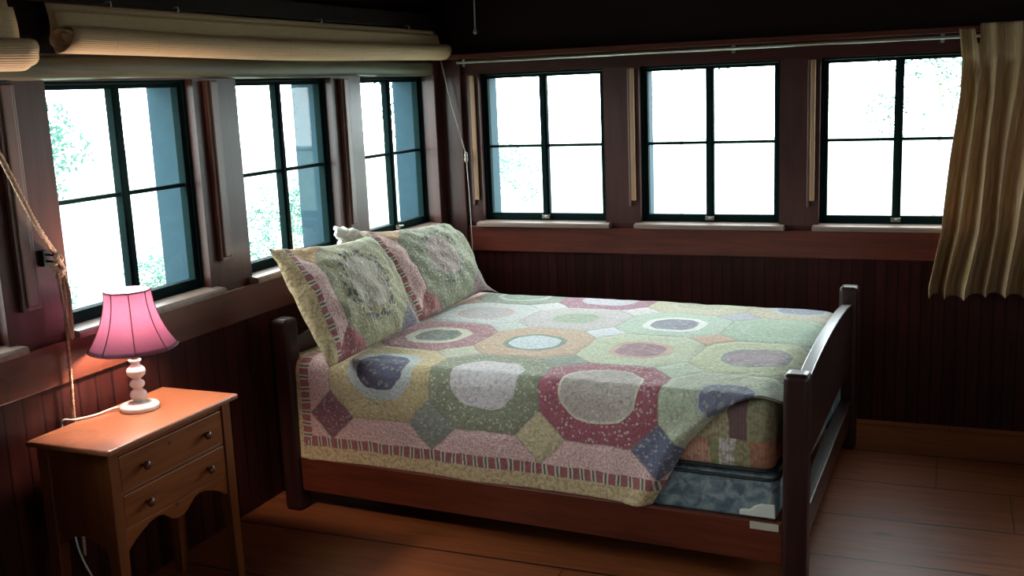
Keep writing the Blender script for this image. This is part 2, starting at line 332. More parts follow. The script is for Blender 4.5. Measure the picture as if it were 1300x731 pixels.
# ---------------------------------------------------------------- mesh helpers
def link(name, me, mat=None, parent=None, loc=None, rot=None):
    o = bpy.data.objects.new(name, me); col.objects.link(o)
    if mat is not None and not me.materials:
        for q in (mat if isinstance(mat, (list, tuple)) else [mat]): me.materials.append(q)
    if parent: o.parent = parent
    if loc: o.location = loc
    if rot: o.rotation_euler = rot
    return o
class MB:
    def __init__(s): s.bm = bmesh.new(); s.uv = s.bm.loops.layers.uv.new('UVMap')
    def box(s, lo, hi, mi=0):
        x0, y0, z0 = lo; x1, y1, z1 = hi
        v = [s.bm.verts.new(p) for p in ((x0,y0,z0),(x1,y0,z0),(x1,y1,z0),(x0,y1,z0),(x0,y0,z1),(x1,y0,z1),(x1,y1,z1),(x0,y1,z1))]
        for q in ((0,3,2,1),(4,5,6,7),(0,1,5,4),(1,2,6,5),(2,3,7,6),(3,0,4,7)):
            f = s.bm.faces.new([v[k] for k in q]); f.material_index = mi
        return s
    def prism(s, pts, axis, a, b, mi=0):
        """pts is a 2D outline in the plane across axis, extruded from a to b."""
        def P(p, t): return {'x': (t, p[0], p[1]), 'y': (p[0], t, p[1]), 'z': (p[0], p[1], t)}[axis]
        A = [s.bm.verts.new(P(p, a)) for p in pts]; B = [s.bm.verts.new(P(p, b)) for p in pts]; n = len(pts)
        for f in ([s.bm.faces.new(A), s.bm.faces.new(B)]+[s.bm.faces.new((A[k], A[(k+1) % n], B[(k+1) % n], B[k])) for k in range(n)]): f.material_index = mi
        return s
    def lathe(s, prof, c=(0, 0, 0), seg=32, axis='z', cap=True, mod=None, closed=False):
        rings_ = []
        for k, (r, h) in enumerate(prof):
            ring = []
            for q in range(seg):
                a = 2*PI*q/seg; rr = r*(mod(a, k) if mod else 1)
                p = {'z': (rr*math.cos(a), rr*math.sin(a), h), 'y': (rr*math.cos(a), h, rr*math.sin(a)), 'x': (h, rr*math.cos(a), rr*math.sin(a))}[axis]
                ring.append(s.bm.verts.new((c[0]+p[0], c[1]+p[1], c[2]+p[2])))
            rings_.append(ring)
        pairs = list(zip(rings_, rings_[1:])) + ([(rings_[-1], rings_[0])] if closed else [])
        for A, B in pairs:
            for q in range(seg): s.bm.faces.new((A[q], A[(q+1) % seg], B[(q+1) % seg], B[q])).smooth = True
        if cap and not closed: s.bm.faces.new(rings_[0]); s.bm.faces.new(rings_[-1])
        return s
    def tube(s, pts, r, seg=10, cap=True):
        pts = [Vector(p) for p in pts]; rings_ = []; up = None
        for k, p in enumerate(pts):
            t = (pts[min(k+1, len(pts)-1)]-pts[max(k-1, 0)]).normalized()
            if up is None: up = t.orthogonal().normalized()
            up = (up-t*up.dot(t)).normalized(); w = t.cross(up)
            rr = r[k] if isinstance(r, (list, tuple)) else r
            rings_.append([s.bm.verts.new(p+(up*math.cos(2*PI*q/seg)+w*math.sin(2*PI*q/seg))*rr) for q in range(seg)])
        L = 0
        for k, (A, B) in enumerate(zip(rings_, rings_[1:])):
            L2 = L+(pts[k+1]-pts[k]).length
            for q in range(seg):
                f = s.bm.faces.new((A[q], A[(q+1) % seg], B[(q+1) % seg], B[q])); f.smooth = True
                for lp, (uu, vv_) in zip(f.loops, ((L, q), (L, q+1), (L2, q+1), (L2, q))): lp[s.uv].uv = (uu, vv_/seg*.3)
            L = L2
        if cap: s.bm.faces.new(rings_[0]); s.bm.faces.new(rings_[-1])
        return s
    def grid(s, P, nu, nv, UV=None, closed=False):
        V = [[s.bm.verts.new(P(i/nu, j/nv)) for j in range(nv+1)] for i in range(nu+1)]
        for i in range(nu):
            for j in range(nv):
                f = s.bm.faces.new((V[i][j], V[i+1][j], V[i+1][j+1], V[i][j+1])); f.smooth = True
                for lp, (a, b) in zip(f.loops, ((i, j), (i+1, j), (i+1, j+1), (i, j+1))): lp[s.uv].uv = UV(a/nu, b/nv) if UV else (a/nu, b/nv)
        return s
    def build(s, name, mat, parent=None, bevel=None, loc=None, rot=None, merge=False):
        if merge: bmesh.ops.remove_doubles(s.bm, verts=s.bm.verts, dist=1e-5)
        bmesh.ops.recalc_face_normals(s.bm, faces=s.bm.faces)
        me = bpy.data.meshes.new(name); s.bm.to_mesh(me); s.bm.free()
        o = link(name, me, mat, parent, loc, rot)
        if bevel:
            md = o.modifiers.new('bevel', 'BEVEL'); md.width = bevel; md.segments = 2; md.limit_method = 'ANGLE'
        return o
def empty(name, loc=(0, 0, 0), rz=0, **kw):
    o = bpy.data.objects.new(name, None); col.objects.link(o); o.location = loc; o.rotation_euler = (0, 0, rz); o.empty_display_size = .1
    for k, v in kw.items(): o[k] = v
    return o
def tag(o, label, cat, group=None):
    o['label'] = label; o['category'] = cat
    if group: o['group'] = group
    return o
def struct(o): o['kind'] = 'structure'; return o
def spline(pts, n=8):
    pts = [Vector(p) for p in pts]; out = []
    for k in range(len(pts)-1):
        p0, p1, p2, p3 = pts[max(k-1, 0)], pts[k], pts[k+1], pts[min(k+2, len(pts)-1)]
        for q in range(n):
            t = q/n; out.append(.5*((2*p1)+(p2-p0)*t+(2*p0-5*p1+4*p2-p3)*t*t+(3*p1-p0-3*p2+p3)*t**3))
    return out+[pts[-1]]

# ---------------------------------------------------------------- the shell
WT = .175                                                # wall thickness
OP = .03                                                 # the opening is this much wider than the glass on each side
OB, OT = .955, 1.745                                     # opening bottom and top
struct(MB().box((-WT, RD-WT, -.12), (RW+WT, WT, 0)).build('floor', m_floor))
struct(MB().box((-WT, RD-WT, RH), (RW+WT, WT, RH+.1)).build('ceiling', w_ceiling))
def wall(name, axis, starts, lo, hi, near, far, mats):
    """Wall with window openings; axis is the direction it runs in; near is the room face, far the outside face."""
    b = MB()
    def bx(a0, a1, z0, z1, mi):
        n_, f_ = sorted((near, far))
        if axis == 'y': b.box((n_, a0, z0), (f_, a1, z1), mi)
        else: b.box((a0, n_, z0), (a1, f_, z1), mi)
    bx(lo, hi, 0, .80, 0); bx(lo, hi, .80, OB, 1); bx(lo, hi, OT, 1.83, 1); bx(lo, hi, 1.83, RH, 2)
    cur = lo
    for a in sorted(starts):
        bx(cur, a-OP, OB, OT, 3); cur = a+GW+OP
    bx(cur, hi, OB, OT, 3)
    return struct(b.build(name, mats))
wall('wall_left', 'y', LY, RD, 0, 0, -WT, [w_bead_l, w_board_y, w_upper, w_post])
wall('wall_back', 'x', BX, -WT, RW+WT, 0, WT, [w_bead_b, w_board_x, w_upper, w_post])
wall('wall_right', 'y', RY, RD, 0, RW, RW+WT, [w_bead_l, w_board_y, w_upper, w_post])
wall('wall_front', 'x', FX, -WT, RW+WT, RD, RD-WT, [w_bead_b, w_board_x, w_upper, w_post])

def prop_trim(i, lo, hi, mat, bevel=.004): return struct(MB().box(lo, hi).build('trim_%d' % i, mat, bevel=bevel))
prop_trim(1, (0, RD, .795), (.016, 0, .932), w_rail_y)                 # rail under the left sills
prop_trim(2, (.016, -.016, .795), (RW, 0, .932), w_rail)               # rail under the back sills
prop_trim(3, (.016, -.065, 1.826), (RW, 0, 1.852), w_rail)             # ledge above the back windows
prop_trim(4, (0, -.10, .0), (.05, 0, 1.826), w_post)                   # corner posts
prop_trim(5, (.05, -.03, .0), (.17, 0, 1.826), w_post)
# peeled log lintel over the left windows, a little irregular
b = MB(); b.grid(lambda a, t: ((.006+.040*math.sin(PI*t)**.18)*(1+.06*noise.noise(Vector((a*9, 0, 0)))), RD+(-RD-.03)*a, 1.748+.076*t+.003*math.sin(a*31)), 120, 12)
struct(b.build('trim_6', w_log))
prop_trim(7, (0, RD, 1.985), (.05, 0, 2.06), w_upper)                  # plate the blinds hang from

def window(idx, side, a):
    """side: L, B, R, F. Built in a local frame: X along the wall, Y outwards, Z up, origin at the left glass corner on the floor."""
    if side == 'L': loc, rz = (0, a, 0), PI/2
    elif side == 'B': loc, rz = (a, 0, 0), 0
    elif side == 'R': loc, rz = (RW, a+GW, 0), -PI/2
    else: loc, rz = (a+GW, RD, 0), PI
    w = struct(empty('window_%d' % idx, loc, rz))
    # jamb lining with an outside casing
    j = MB()
    j.box((-OP, .036, OB), (-.018, WT+.03, OT)); j.box((GW+.018, .036, OB), (GW+OP, WT+.03, OT)); j.box((-OP, .036, OT-.010), (GW+OP, WT+.03, OT)); j.box((-OP, .036, OB), (GW+OP, WT+.05, OB+.010))
    j.build('window_frame', m_sash, w, .002)
    cs_ = MB(); cs_.box((-.09, WT+.001, OB-.05), (-.022, WT+.03, OT+.07)); cs_.box((GW+.022, WT+.001, OB-.05), (GW+.09, WT+.03, OT+.07)); cs_.box((-.022, WT+.001, OT-.004), (GW+.022, WT+.03, OT+.07)); 
    cs_.box((-.018, .085, OB+.012), (-.012, WT+.03, OT-.012)); cs_.box((GW+.012, .085, OB+.012), (GW+.018, WT+.03, OT-.012))
    cs_.build('outside_casing', m_ext, w, .003)
    for k in (0, 1):                                                   # two leaves, each with two panes
        x0 = -.016 if k == 0 else GW/2+.001; x1 = GW/2-.001 if k == 0 else GW+.016
        s = MB(); st = .0185
        s.box((x0, .046, OB+.011), (x0+st, .078, OT-.011)); s.box((x1-st, .046, OB+.011), (x1, .078, OT-.011))
        s.box((x0+st, .046, ZT), (x1-st, .078, OT-.011)); s.box((x0+st, .046, OB+.011), (x1-st, .078, ZB))
        zm = (ZB+ZT)/2; s.box((x0+st, .052, zm-.007), (x1-st, .074, zm+.007))
        so = s.build('sash', m_sash, w, .002)
        g = MB(); g.box((x0+st-.003, .062, ZB-.003), (x1-st+.003, .065, ZT+.003)); g.build('glass_pane', m_glass, so)
    ast = MB(); ast.box((GW/2-.011, .040, OB+.012), (GW/2+.011, .0475, OT-.012)); ast.build('meeting_strip', m_sash, w, .002)
    la = MB(); la.box((GW/2-.022, .034, OB+.016), (GW/2+.022, .0399, OB+.036)); la.tube([(GW/2, .03, OB+.028), (GW/2, .022, OB+.03), (GW/2+.022, .018, OB+.032)], .005); la.build('latch', m_brass, w, .001)
    sl = MB(); sl.prism([(-.048, .933), (-.048, .950), (-.040, .957), (.045, .962), (.045, .933)], 'x', -.055, GW+.06)
    sl.build('window_sill', w_sill_y if side in 'LR' else w_sill, w, .002)
    # loose stop strip standing beside the opening
    if side == 'L':
        bt = MB(); x = GW+.082; bt.box((x, -.022, 1.052), (x+.068, -.001, 1.738)); bt.box((x+.012, -.030, 1.066), (x+.052, -.022, 1.738)); bt.build('stop_batten', w_batten, w, .004)
    elif side == 'B':
        bt = MB(); bt.box((-.072, -.020, 1.075), (-.050, 0, 1.738)); bt.build('stop_batten', w_batten_pale, w, .003)
        bt = MB(); bt.box((-.086, -.014, 1.045), (-.073, -.001, 1.738)); bt.build('stop_batten', w_batten, w, .003)
    c_ = {'L': (-.12, a+GW/2), 'B': (a+GW/2, .12), 'R': (RW+.12, a+GW/2), 'F': (a+GW/2, RD-.12)}[side]
    r_ = {'L': (0, -PI/2, 0), 'B': (-PI/2, 0, 0), 'R': (0, PI/2, 0), 'F': (PI/2, 0, 0)}[side]
    szx, szy = (GH+.07, GW+.05) if side in 'LR' else (GW+.05, GH+.07)
    portal('window_portal', (c_[0], c_[1], (ZB+ZT)/2), r_, szx, szy)
    return w
k = 1
for side, lst in (('L', LY), ('B', BX), ('R', RY), ('F', FX)):
    for a in lst: window(k, side, a); k += 1

# ---------------------------------------------------------------- bed (its own frame: X along the length, Y across)
BED = (.226, -1.76, 0); BTH = -.052
bed = tag(empty('bed', BED, BTH), 'dark reddish wooden bed frame with square posts and an arched footboard', 'bed')
def post(x, y, h, name='bed_post'):
    b = MB(); hw = .040
    prof = [(hw*.9, 0), (hw, .02), (hw, h-.022), (hw*.97, h-.010), (hw*.80, h-.001), (hw*.5, h)]
    def sq(a, k):                                                      # rounded square section
        c, s_ = abs(math.cos(a)), abs(math.sin(a)); return 1/((c**6+s_**6)**(1/6))
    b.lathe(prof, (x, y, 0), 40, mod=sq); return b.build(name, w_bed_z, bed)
FOOT = 1.955; FR = .031                                      # the foot end stands very slightly askew
def fpt(t): return FOOT-t*math.sin(FR), -.005+t*math.cos(FR)
post(FOOT, -.005, .738); post(*fpt(1.45), .745); post(-.06, -.02, .80); post(-.06, 1.43, .80)
b = MB(); b.box((-.022, -.034, .083), (FOOT-.038, -.008, .225)); b.build('side_rail', w_bed, bed, .005)
b = MB(); b.box((-.022, 1.408, .083), (fpt(1.45)[0]-.038, 1.434, .225)); b.build('side_rail', w_bed, bed, .005)
n = 40; top = []
for k in range(n+1):
    t = k/n; top.append((.03+1.38*t, .650+.050*math.sin(PI*t)**.6))
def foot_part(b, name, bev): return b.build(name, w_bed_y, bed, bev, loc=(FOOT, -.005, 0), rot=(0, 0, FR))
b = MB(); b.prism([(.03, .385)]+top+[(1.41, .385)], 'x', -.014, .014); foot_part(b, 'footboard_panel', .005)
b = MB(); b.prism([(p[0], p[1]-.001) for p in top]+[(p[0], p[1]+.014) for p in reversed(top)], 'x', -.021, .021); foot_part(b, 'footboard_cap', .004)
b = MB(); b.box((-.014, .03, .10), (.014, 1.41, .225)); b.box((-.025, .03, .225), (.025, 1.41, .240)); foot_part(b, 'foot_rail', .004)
b = MB(); b.prism([(.015, .30)]+[(.015+1.385*k/20, .70+.06*math.sin(PI*k/20)) for k in range(21)]+[(1.40, .30)], 'x', -.072, -.048); b.build('headboard_panel', w_bed_y, bed, .005)
for k in range(6):
    b = MB(); x = .12+k*.33; b.box((x, -.008, .196), (x+.09, 1.406, .214)); b.build('slat', w_bed, bed, .003)

def rounded_slab(x0, x1, y0, y1, z0, z1, r, mat, name, parent=None, loc=None, rot=None):
    b = MB(); b.box((x0, y0, z0), (x1, y1, z1)); o = b.build(name, mat, parent, loc=loc, rot=rot)
    md = o.modifiers.new('round', 'BEVEL'); md.width = r; md.segments = 5; md.limit_method = 'ANGLE'
    for p in o.data.polygons: p.use_smooth = True
    return o
# box spring
bs = tag(empty('box_spring', BED, BTH), 'blue grey patterned box spring lying in the bed frame under the mattress', 'box spring')
rounded_slab(-.01, 1.890, -.002, 1.40, .2145, .368, .022, m_tick, 'ticking', bs)
def loop_pts(x0, x1, y0, y1, z, r=.04):
    out = []
    for cx_, cy_, a0 in ((x1-r, y0+r, -90), (x1-r, y1-r, 0), (x0+r, y1-r, 90), (x0+r, y0+r, 180)):
        for q in range(5): a = math.radians(a0+90*q/4); out.append((cx_+r*math.cos(a), cy_+r*math.sin(a), z))
    return out+[out[0]]
b = MB(); b.tube(loop_pts(-.012, 1.892, -.004, 1.402, .360), .006, 8, False); b.build('piping', m_piping, bs)
# moulded corner guard at the foot end
b = MB(); b.prism([(1.77, .232), (1.77, .247), (1.78, .252), (1.805, .254), (1.82, .268), (1.84, .277), (1.888, .279), (1.890, .232)], 'y', -.016, -.004); b.build('corner_guard', m_guard, bs, .003)
b = MB(); b.box((1.81, -.0385, .198), (1.905, -.0345, .2235)); b.build('label_plate', m_label, bed, .001)
# mattress
ma = tag(empty('mattress', BED, BTH), 'thick mattress in a patchwork print cover, seen beneath the quilt corner', 'mattress')
rounded_slab(-.01, 1.880, .004, 1.40, .371, .622, .045, m_patch, 'mattress_body', ma)
b = MB(); b.tube(loop_pts(-.008, 1.878, .006, 1.398, .386, .05), .006, 8, False); b.build('piping', m_piping, ma)

# quilt
S0, S1, VN, VF = -.05, 1.90, -.405, 1.80
ZQ, RQ, T0, T1 = .638, .055, -.022, 1.425
arc = RQ*PI/2
def profile(v):
    """v runs across the bed: 0 in the middle of the near shoulder; returns (t, z, nt, nz)."""
    if v < -arc/2: return T0, ZQ-RQ-(-arc/2-v), -1, 0
    if v < arc/2:
        a = (v+arc/2)/RQ; return T0+RQ-RQ*math.cos(a), ZQ-RQ+RQ*math.sin(a), -math.cos(a), math.sin(a)
    flat = T1-T0-2*RQ
    if v < arc/2+flat: return T0+RQ+(v-arc/2), ZQ, 0, 1
    w = v-arc/2-flat
    if w < arc: a = w/RQ; return T1-RQ+RQ*math.sin(a), ZQ-RQ+RQ*math.cos(a), math.sin(a), math.cos(a)
    return T1, ZQ-RQ-(w-arc), 1, 0
FOLD = [(-.42, 1.455), (-.285, 1.53), (-.165, 1.595), (-.07, 1.68), (-.03, 1.725), (0, 1.765), (.03, 1.81), (.06, 1.865), (.085, 1.90), (3, 1.90)]
def fold(v):
    for (v0, s0), (v1, s1) in zip(FOLD, FOLD[1:]):
        if v <= v1: return s0+(s1-s0)*(v-v0)/(v1-v0)
    return S1
def quilt_uv(a, bb):
    v = VN+(VF-VN)*bb
    smax = fold(v)
    return S0+(smax-S0)*a, v
def quilt_pt(a, bb):
    s, v = quilt_uv(a, bb); t, z, nt_, nz = profile(v)
    hang = max(0, -v)/.4
    off = .004*noise.noise(Vector((s*5, v*5, 1.3)))+.0025*noise.noise(Vector((s*17, v*17, 4)))
    off += hang*.010*math.sin(s*9.0+1)+ (.006*noise.noise(Vector((s*2.2, 3, 0))) if v < 0 else 0)
    off = max(off, -.003) if v < 0 else off
    if v < 0:                                                         # the foot edge is folded back under itself
        d = fold(v)-s
        if d < .03: t += (.03-d)*.75*min(1, hang*6); 
        off += .014*math.exp(-((d-.05)/.04)**2)*min(1, hang*3)
    if nz > .5:
        z += .012*math.exp(-((t-.7)/.6)**2)
        if s > 1.80: z -= (s-1.80)**2*3.4
    z_b = 0
    return (s, t+nt_*off, z+nz*off+z_b)
qe = tag(empty('quilt', BED, BTH), 'patchwork quilt of octagons and diamonds with a striped border spread over the bed', 'quilt')
b = MB(); b.grid(quilt_pt, 240, 260, quilt_uv)
qo = b.build('quilt_cloth', m_quilt, qe)
md = qo.modifiers.new('thick', 'SOLIDIFY'); md.thickness = .009; md.offset = -1
b = MB(); b.box((-.083, -.030, .482), (-.046, -.0275, .512)); b.build('tag', m_hem, qe)

# pillows in shams
def sham(name, c, W, H, bulge, mat, label, pinch=.0, seed=0, hem=None, corners=()):
    """c: corners bottom-left, top-left, top-right, bottom-right in the room; front faces the foot of the bed."""
    BL, TL, TR, BR = [Vector(p) for p in c]; nrm = (BR-BL).cross(TL-BL).normalized()
    cen = (BL+TL+TR+BR)/4
    base = Vector((cen.x, cen.y, min(BL.z, BR.z)))
    e = tag(empty(name, base), label, 'pillow', None)
    def surf(sgn):
        def P(a, h):
            p = BL*(1-a)*(1-h)+BR*a*(1-h)+TL*(1-a)*h+TR*a*h
            ea = max(0, min(1, min(a, 1-a)/.10-.35)); eh = max(0, min(1, min(h, 1-h)/.12-.35))
            fa = 1-abs(2*a-1)**2.6; fh = 1-abs(2*h-1)**2.4
            d = bulge*(max(fa, 0)*max(fh, 0))**.62
            inw = .030*math.sin(PI*a)*(1 if h > .5 else -.0)*abs(2*h-1)**3
            p = p+nrm*sgn*d-(TL-BL).normalized()*inw
            p = p+nrm*(.009*noise.noise(Vector((a*11+h*5, h*6-a*4, seed)))+.016*noise.noise(Vector((a*3.4+h*2, h*5-a*3, seed+5)))*ea)
            if abs(sgn) and a > .72: p = p+nrm*.010*math.sin((a*22+h*9))*(a-.72)/.28*(1 if sgn > 0 else .6)
            for (ca, ch, am, pw) in corners:                           # rounded or drawn-out corners
                wgt = ((a if ca else 1-a)*(h if ch else 1-h))**pw; p = p+(cen-p).normalized()*am*wgt
            return p-base
        return P
    f = MB(); f.grid(surf(1), 70, 54, lambda a, h: (a*W, h*H)); f.grid(surf(-.8), 70, 54, lambda a, h: (a*W, h*H))
    f.build('pillow_sham', mat, e, merge=True)
    if hem:
        f = MB(); P = surf(0); f.tube([P(0, 0)]+[P(0, k/12) for k in range(1, 13)]+[P(k/16, 1) for k in range(1, 17)], .006, 8); f.build('hem', hem, e)
    return e
sham('pillow', [(.46, -1.925, .655), (.15, -1.812, 1.085), (.165, -1.02, 1.035), (.47, -1.195, .668)], .75, .5, .075, m_sham1,
     'patchwork pillow sham nearer the viewer, with pink panel and yellow striped border', seed=2)
sham('pillow', [(.44, -1.20, .662), (.13, -1.10, 1.055), (.235, -.345, 1.015), (.46, -.43, .672)], .75, .5, .075, m_sham2,
     'green patchwork pillow sham farther away, leaning by the room corner', seed=9, corners=[(1, 1, .055, 7), (1, 0, -.085, 26)])
PB = [o for o in bpy.data.objects if o.name == 'pillow.001'][0]

# the white pillow inside the farther sham peeps out at its top corner
def flange(a, h):
    x = -1.17+.20*a; z = .93+.150*h-.05*a**1.5
    return (.088+.018*math.sin(a*19+h*4)+.012*math.sin(h*23)-.02*h-PB.location.x, x-PB.location.y, z+.006*math.sin(a*26)*h-PB.location.z)
b = MB(); b.grid(flange, 40, 20); fo = b.build('pillow_hem', m_hem, PB); md = fo.modifiers.new('t', 'SOLIDIFY'); md.thickness = .012

# ---------------------------------------------------------------- nightstand
NS = (.215, -2.678, 0)
ns = tag(empty('nightstand', NS), 'small pine nightstand with two drawers and a scalloped apron beside the bed', 'nightstand')
X0, X1, Y0, Y1 = -.140, .140, -.285, .285; TH_ = .677
b = MB(); b.box((X0-.022, Y0-.020, TH_-.018), (X1+.024, Y1+.020, TH_)); b.build('tabletop', w_top, ns, .005)
def leg(x0, x1, y0, y1, tx, ty):
    b = MB(); z1 = TH_-.019; bmv = []
    for z, kx, ky in ((0, tx, ty), (.33, 0, 0), (z1, 0, 0)):
        xa, xb = (x0+kx, x1) if kx > 0 else (x0, x1+kx); ya, yb = (y0+ky, y1) if ky > 0 else (y0, y1+ky)
        bmv.append([b.bm.verts.new(p) for p in ((xa, ya, z), (xb, ya, z), (xb, yb, z), (xa, yb, z))])
    for A, B in zip(bmv, bmv[1:]):
        for q in range(4): b.bm.faces.new((A[q], A[(q+1) % 4], B[(q+1) % 4], B[q]))
    b.bm.faces.new(bmv[0]); b.bm.faces.new(bmv[-1]); b.build('leg', w_stand, ns, .003)
LW = .042
leg(X1-LW, X1, Y0, Y0+LW, .010, -.010); leg(X1-LW, X1, Y1-LW, Y1, .010, .010)
leg(X0, X0+LW, Y0, Y0+LW, -.010, -.010); leg(X0, X0+LW, Y1-LW, Y1, -.010, .010)
def drawer(z0, z1, keyhole_z):
    b = MB(); b.box((X1-.022, Y0+LW+.004, z0), (X1-.004, Y1-LW-.004, z1)); b.box((X0+.03, Y0+LW+.012, z0+.008), (X1-.022, Y1-LW-.012, z1-.012))
    d_ = b.build('drawer', w_stand_y, ns, .003)
    for y in (-.145, .145):
        kb = MB(); kb.lathe([(.005, X1-.004), (.005, X1+.004), (.012, X1+.009), (.0145, X1+.015), (.011, X1+.021), (.002, X1+.023)], (0, y, (z0+z1)/2), 20, 'x'); kb.build('knob', w_knob, d_)
    return d_
d1 = drawer(.522, .634, 0); d2 = drawer(.405, .511, 0)
b = MB(); b.lathe([(.007, X1-.006), (.007, X1-.003)], (0, -.02, .606), 16, 'x'); b.build('keyhole', w_knob, d1)
b = MB(); b.box((X1-.030, Y0+LW, .636), (X1-.008, Y1-LW, TH_-.019)); b.box((X1-.030, Y0+LW, .5115), (X1-.008, Y1-LW, .5215)); b.build('front_rail', w_stand_y, ns, .002)
ap = [(-.243, .333), (-.232, .336), (-.205, .355), (-.17, .372), (-.135, .386), (-.10, .391), (-.075, .386), (-.055, .372), (-.038, .358), (-.018, .350), (.0, .349),
      (.018, .350), (.038, .358), (.055, .372), (.075, .386), (.10, .391), (.135, .386), (.17, .372), (.205, .355), (.232, .336), (.243, .333)]
b = MB(); b.prism([(p[0], p[1]) for p in ap]+[(.243, .404), (-.243, .404)], 'x', X1-.026, X1-.008); b.build('apron', w_stand_y, ns, .002)
b = MB(); b.lathe([(.006, X1-.009), (.006, X1-.006)], (0, -.01, .397), 14, 'x'); b.build('keyhole', w_knob, ns)
for y in (Y0+.006, Y1-.018):
    pr = [(X0+LW, .335), (X0+LW+.02, .352), (X0+LW+.06, .375), (0, .382), (X1-LW-.06, .375), (X1-LW-.02, .352), (X1-LW, .335), (X1-LW, TH_-.019), (X0+LW, TH_-.019)]
    b = MB(); b.prism(pr, 'y', y, y+.012); b.build('side_panel', w_stand, ns, .002)
b = MB(); b.box((X0+.004, Y0+LW, .335), (X0+.014, Y1-LW, TH_-.019)); b.build('back_panel', w_stand, ns)

# ---------------------------------------------------------------- table lamp
LP = (.166, -2.612, TH_)
lamp = tag(empty('table_lamp', LP), 'lit table lamp with white turned base and mauve bell shade on the nightstand', 'lamp')
pr = [(.060, .0), (.063, .003), (.063, .012), (.060, .018), (.048, .022), (.022, .026), (.017, .031), (.020, .036), (.0265, .044), (.0275, .052), (.0245, .060), (.017, .066),
      (.0135, .070), (.017, .074), (.0235, .081), (.0245, .088), (.021, .095), (.014, .100), (.0125, .104), (.018, .108), (.028, .117), (.0305, .127), (.0285, .137), (.020, .146), (.014, .151),
      (.013, .156), (.019, .162), (.021, .168), (.013, .170)]
b = MB(); b.lathe(pr, (0, 0, 0), 40); b.build('lamp_base', m_lampbase, lamp)
b = MB(); b.lathe([(.0115, .171), (.0115, .176), (.015, .178), (.015, .272), (.012, .277)], (0, 0, 0), 24); b.build('socket', m_brass, lamp)
b = MB(); b.lathe([(.012, .278), (.014, .288), (.023, .305), (.027, .325), (.025, .343), (.016, .357), (.003, .362)], (0, 0, 0), 24); b.build('bulb', m_bulb, lamp)
# harp and spider that carry the shade
b = MB()
b.tube(spline([(0, -.012, .217), (0, -.036, .245), (0, -.038, .300), (0, -.016, .352), (0, 0, .372)], 6), .0016, 6); b.tube(spline([(0, .012, .217), (0, .036, .245), (0, .038, .300), (0, .016, .352), (0, 0, .372)], 6), .0016, 6)
for k in range(3):
    a = 2*PI*k/3+.4; b.tube([(0, 0, .374), (.069*math.cos(a), .069*math.sin(a), .386)], .0015, 6)
b.lathe([(.004, .371), (.007, .377), (.004, .386), (.001, .388)], (0, 0, 0), 12); b.build('harp', m_brass, lamp)
NP = 8
def bell(u):                                                           # u 0 at the bottom
    return .140-.068*(1-(1-u)**2.1)+.002*math.sin(PI*u), .208+.190*u
def gore(a, k=0):                                                      # slightly scalloped panels
    ph = ((a*NP/(2*PI)) % 1)-.5; return 1-.018*(1-(2*abs(ph))**2)
prof = [bell(k/16) for k in range(17)]
b = MB(); b.lathe(prof, (0, 0, 0), 96, cap=False, mod=gore)
so = b.build('lamp_shade', m_shade, lamp); md = so.modifiers.new('thick', 'SOLIDIFY'); md.thickness = .0012
b = MB()
for k in range(NP):
    a = 2*PI*k/NP; b.tube([((r+.0008)*math.cos(a), (r+.0008)*math.sin(a), z) for r, z in prof], .0016, 6)
b.build('seam', m_trim, so)
for u in (0, 1):
    r, z = bell(u); b = MB(); b.tube([((r*gore(2*PI*q/96)+.0005)*math.cos(2*PI*q/96), (r*gore(2*PI*q/96)+.0005)*math.sin(2*PI*q/96), z) for q in range(97)], .0026, 8, False); b.build('trim_band', m_trim, so)
b = MB(); b.tube(spline([(-.05, -.02, .010), (-.075, -.052, .008), (-.085, -.10, .005), (-.10, -.14, .005), (-.118, -.17, .005), (-.146, -.185, .0045), (-.151, -.19, -.03), (-.148, -.20, -.16), (-.146, -.19, -.42), (-.15, -.12, -.60)], 8), .0035, 8)
b.build('cord', m_lampbase, lamp)

# ---------------------------------------------------------------- rolled bamboo blinds
def blind(y0, y1, zc, r0, r1, label, flat_top, folds):
    e = tag(empty('bamboo_blind', (0, (y0+y1)/2, 0)), label, 'blind', 'rolled bamboo blinds over the left windows'); ym = (y0+y1)/2
    L = y1-y0; nn = 60
    b = MB()
    turns = 3.2; npt = 90
    def P(a, t):                                                       # spiral section
        th = t*turns*2*PI; r = (r0+(r1-r0)*a); rr = r*(.35+.65*t)*(1+.03*math.sin(a*11+th*.5))
        sag = .012*math.sin(PI*a)
        return (.062+.045+rr*math.sin(th-.8*PI)*.95, y0+L*a-ym+.006*math.sin(th*1.3)*(1 if a in (0, 1) else 0)*3, zc-sag+rr*math.cos(th-.8*PI))
    b.grid(P, nn, npt, lambda a, t: (a*L, t*.9))
    ro = b.build('roll', m_bamboo, e); md = ro.modifiers.new('t', 'SOLIDIFY'); md.thickness = .003
    for q in range(folds):                                             # the flat cloth hanging behind the roll, in soft overlapping plies
        b = MB()
        def Pq(a, t, q=q):
            z = flat_top-.006-q*.022-t*(flat_top-zc-q*.02); return (.054+.016*q+.012*math.sin(t*PI*.9)+.004*math.sin(a*9+q), y0+L*a-ym+.01*q, z-.012*math.sin(PI*a)*t)
        b.grid(Pq, nn, 10, lambda a, t: (a*L, t*.16)); f = b.build('flat_ply', m_bamboo, e); md = f.modifiers.new('t', 'SOLIDIFY'); md.thickness = .003
    for y in ([-2.448, -2.123, -1.2, -.4] if y1 > -1 else [-3.1, -3.5]):
        b = MB(); b.tube([(.052, y-ym, 1.992), (.075, y-ym, 1.992), (.078, y-ym, 1.980), (.070, y-ym, 1.974)], .003, 6); b.build('hook', m_white, e)
    return e
blind(-2.70, -.075, 1.868, .047, .046, 'long rolled bamboo blind spanning the three left windows up to the corner', 1.984, 2)
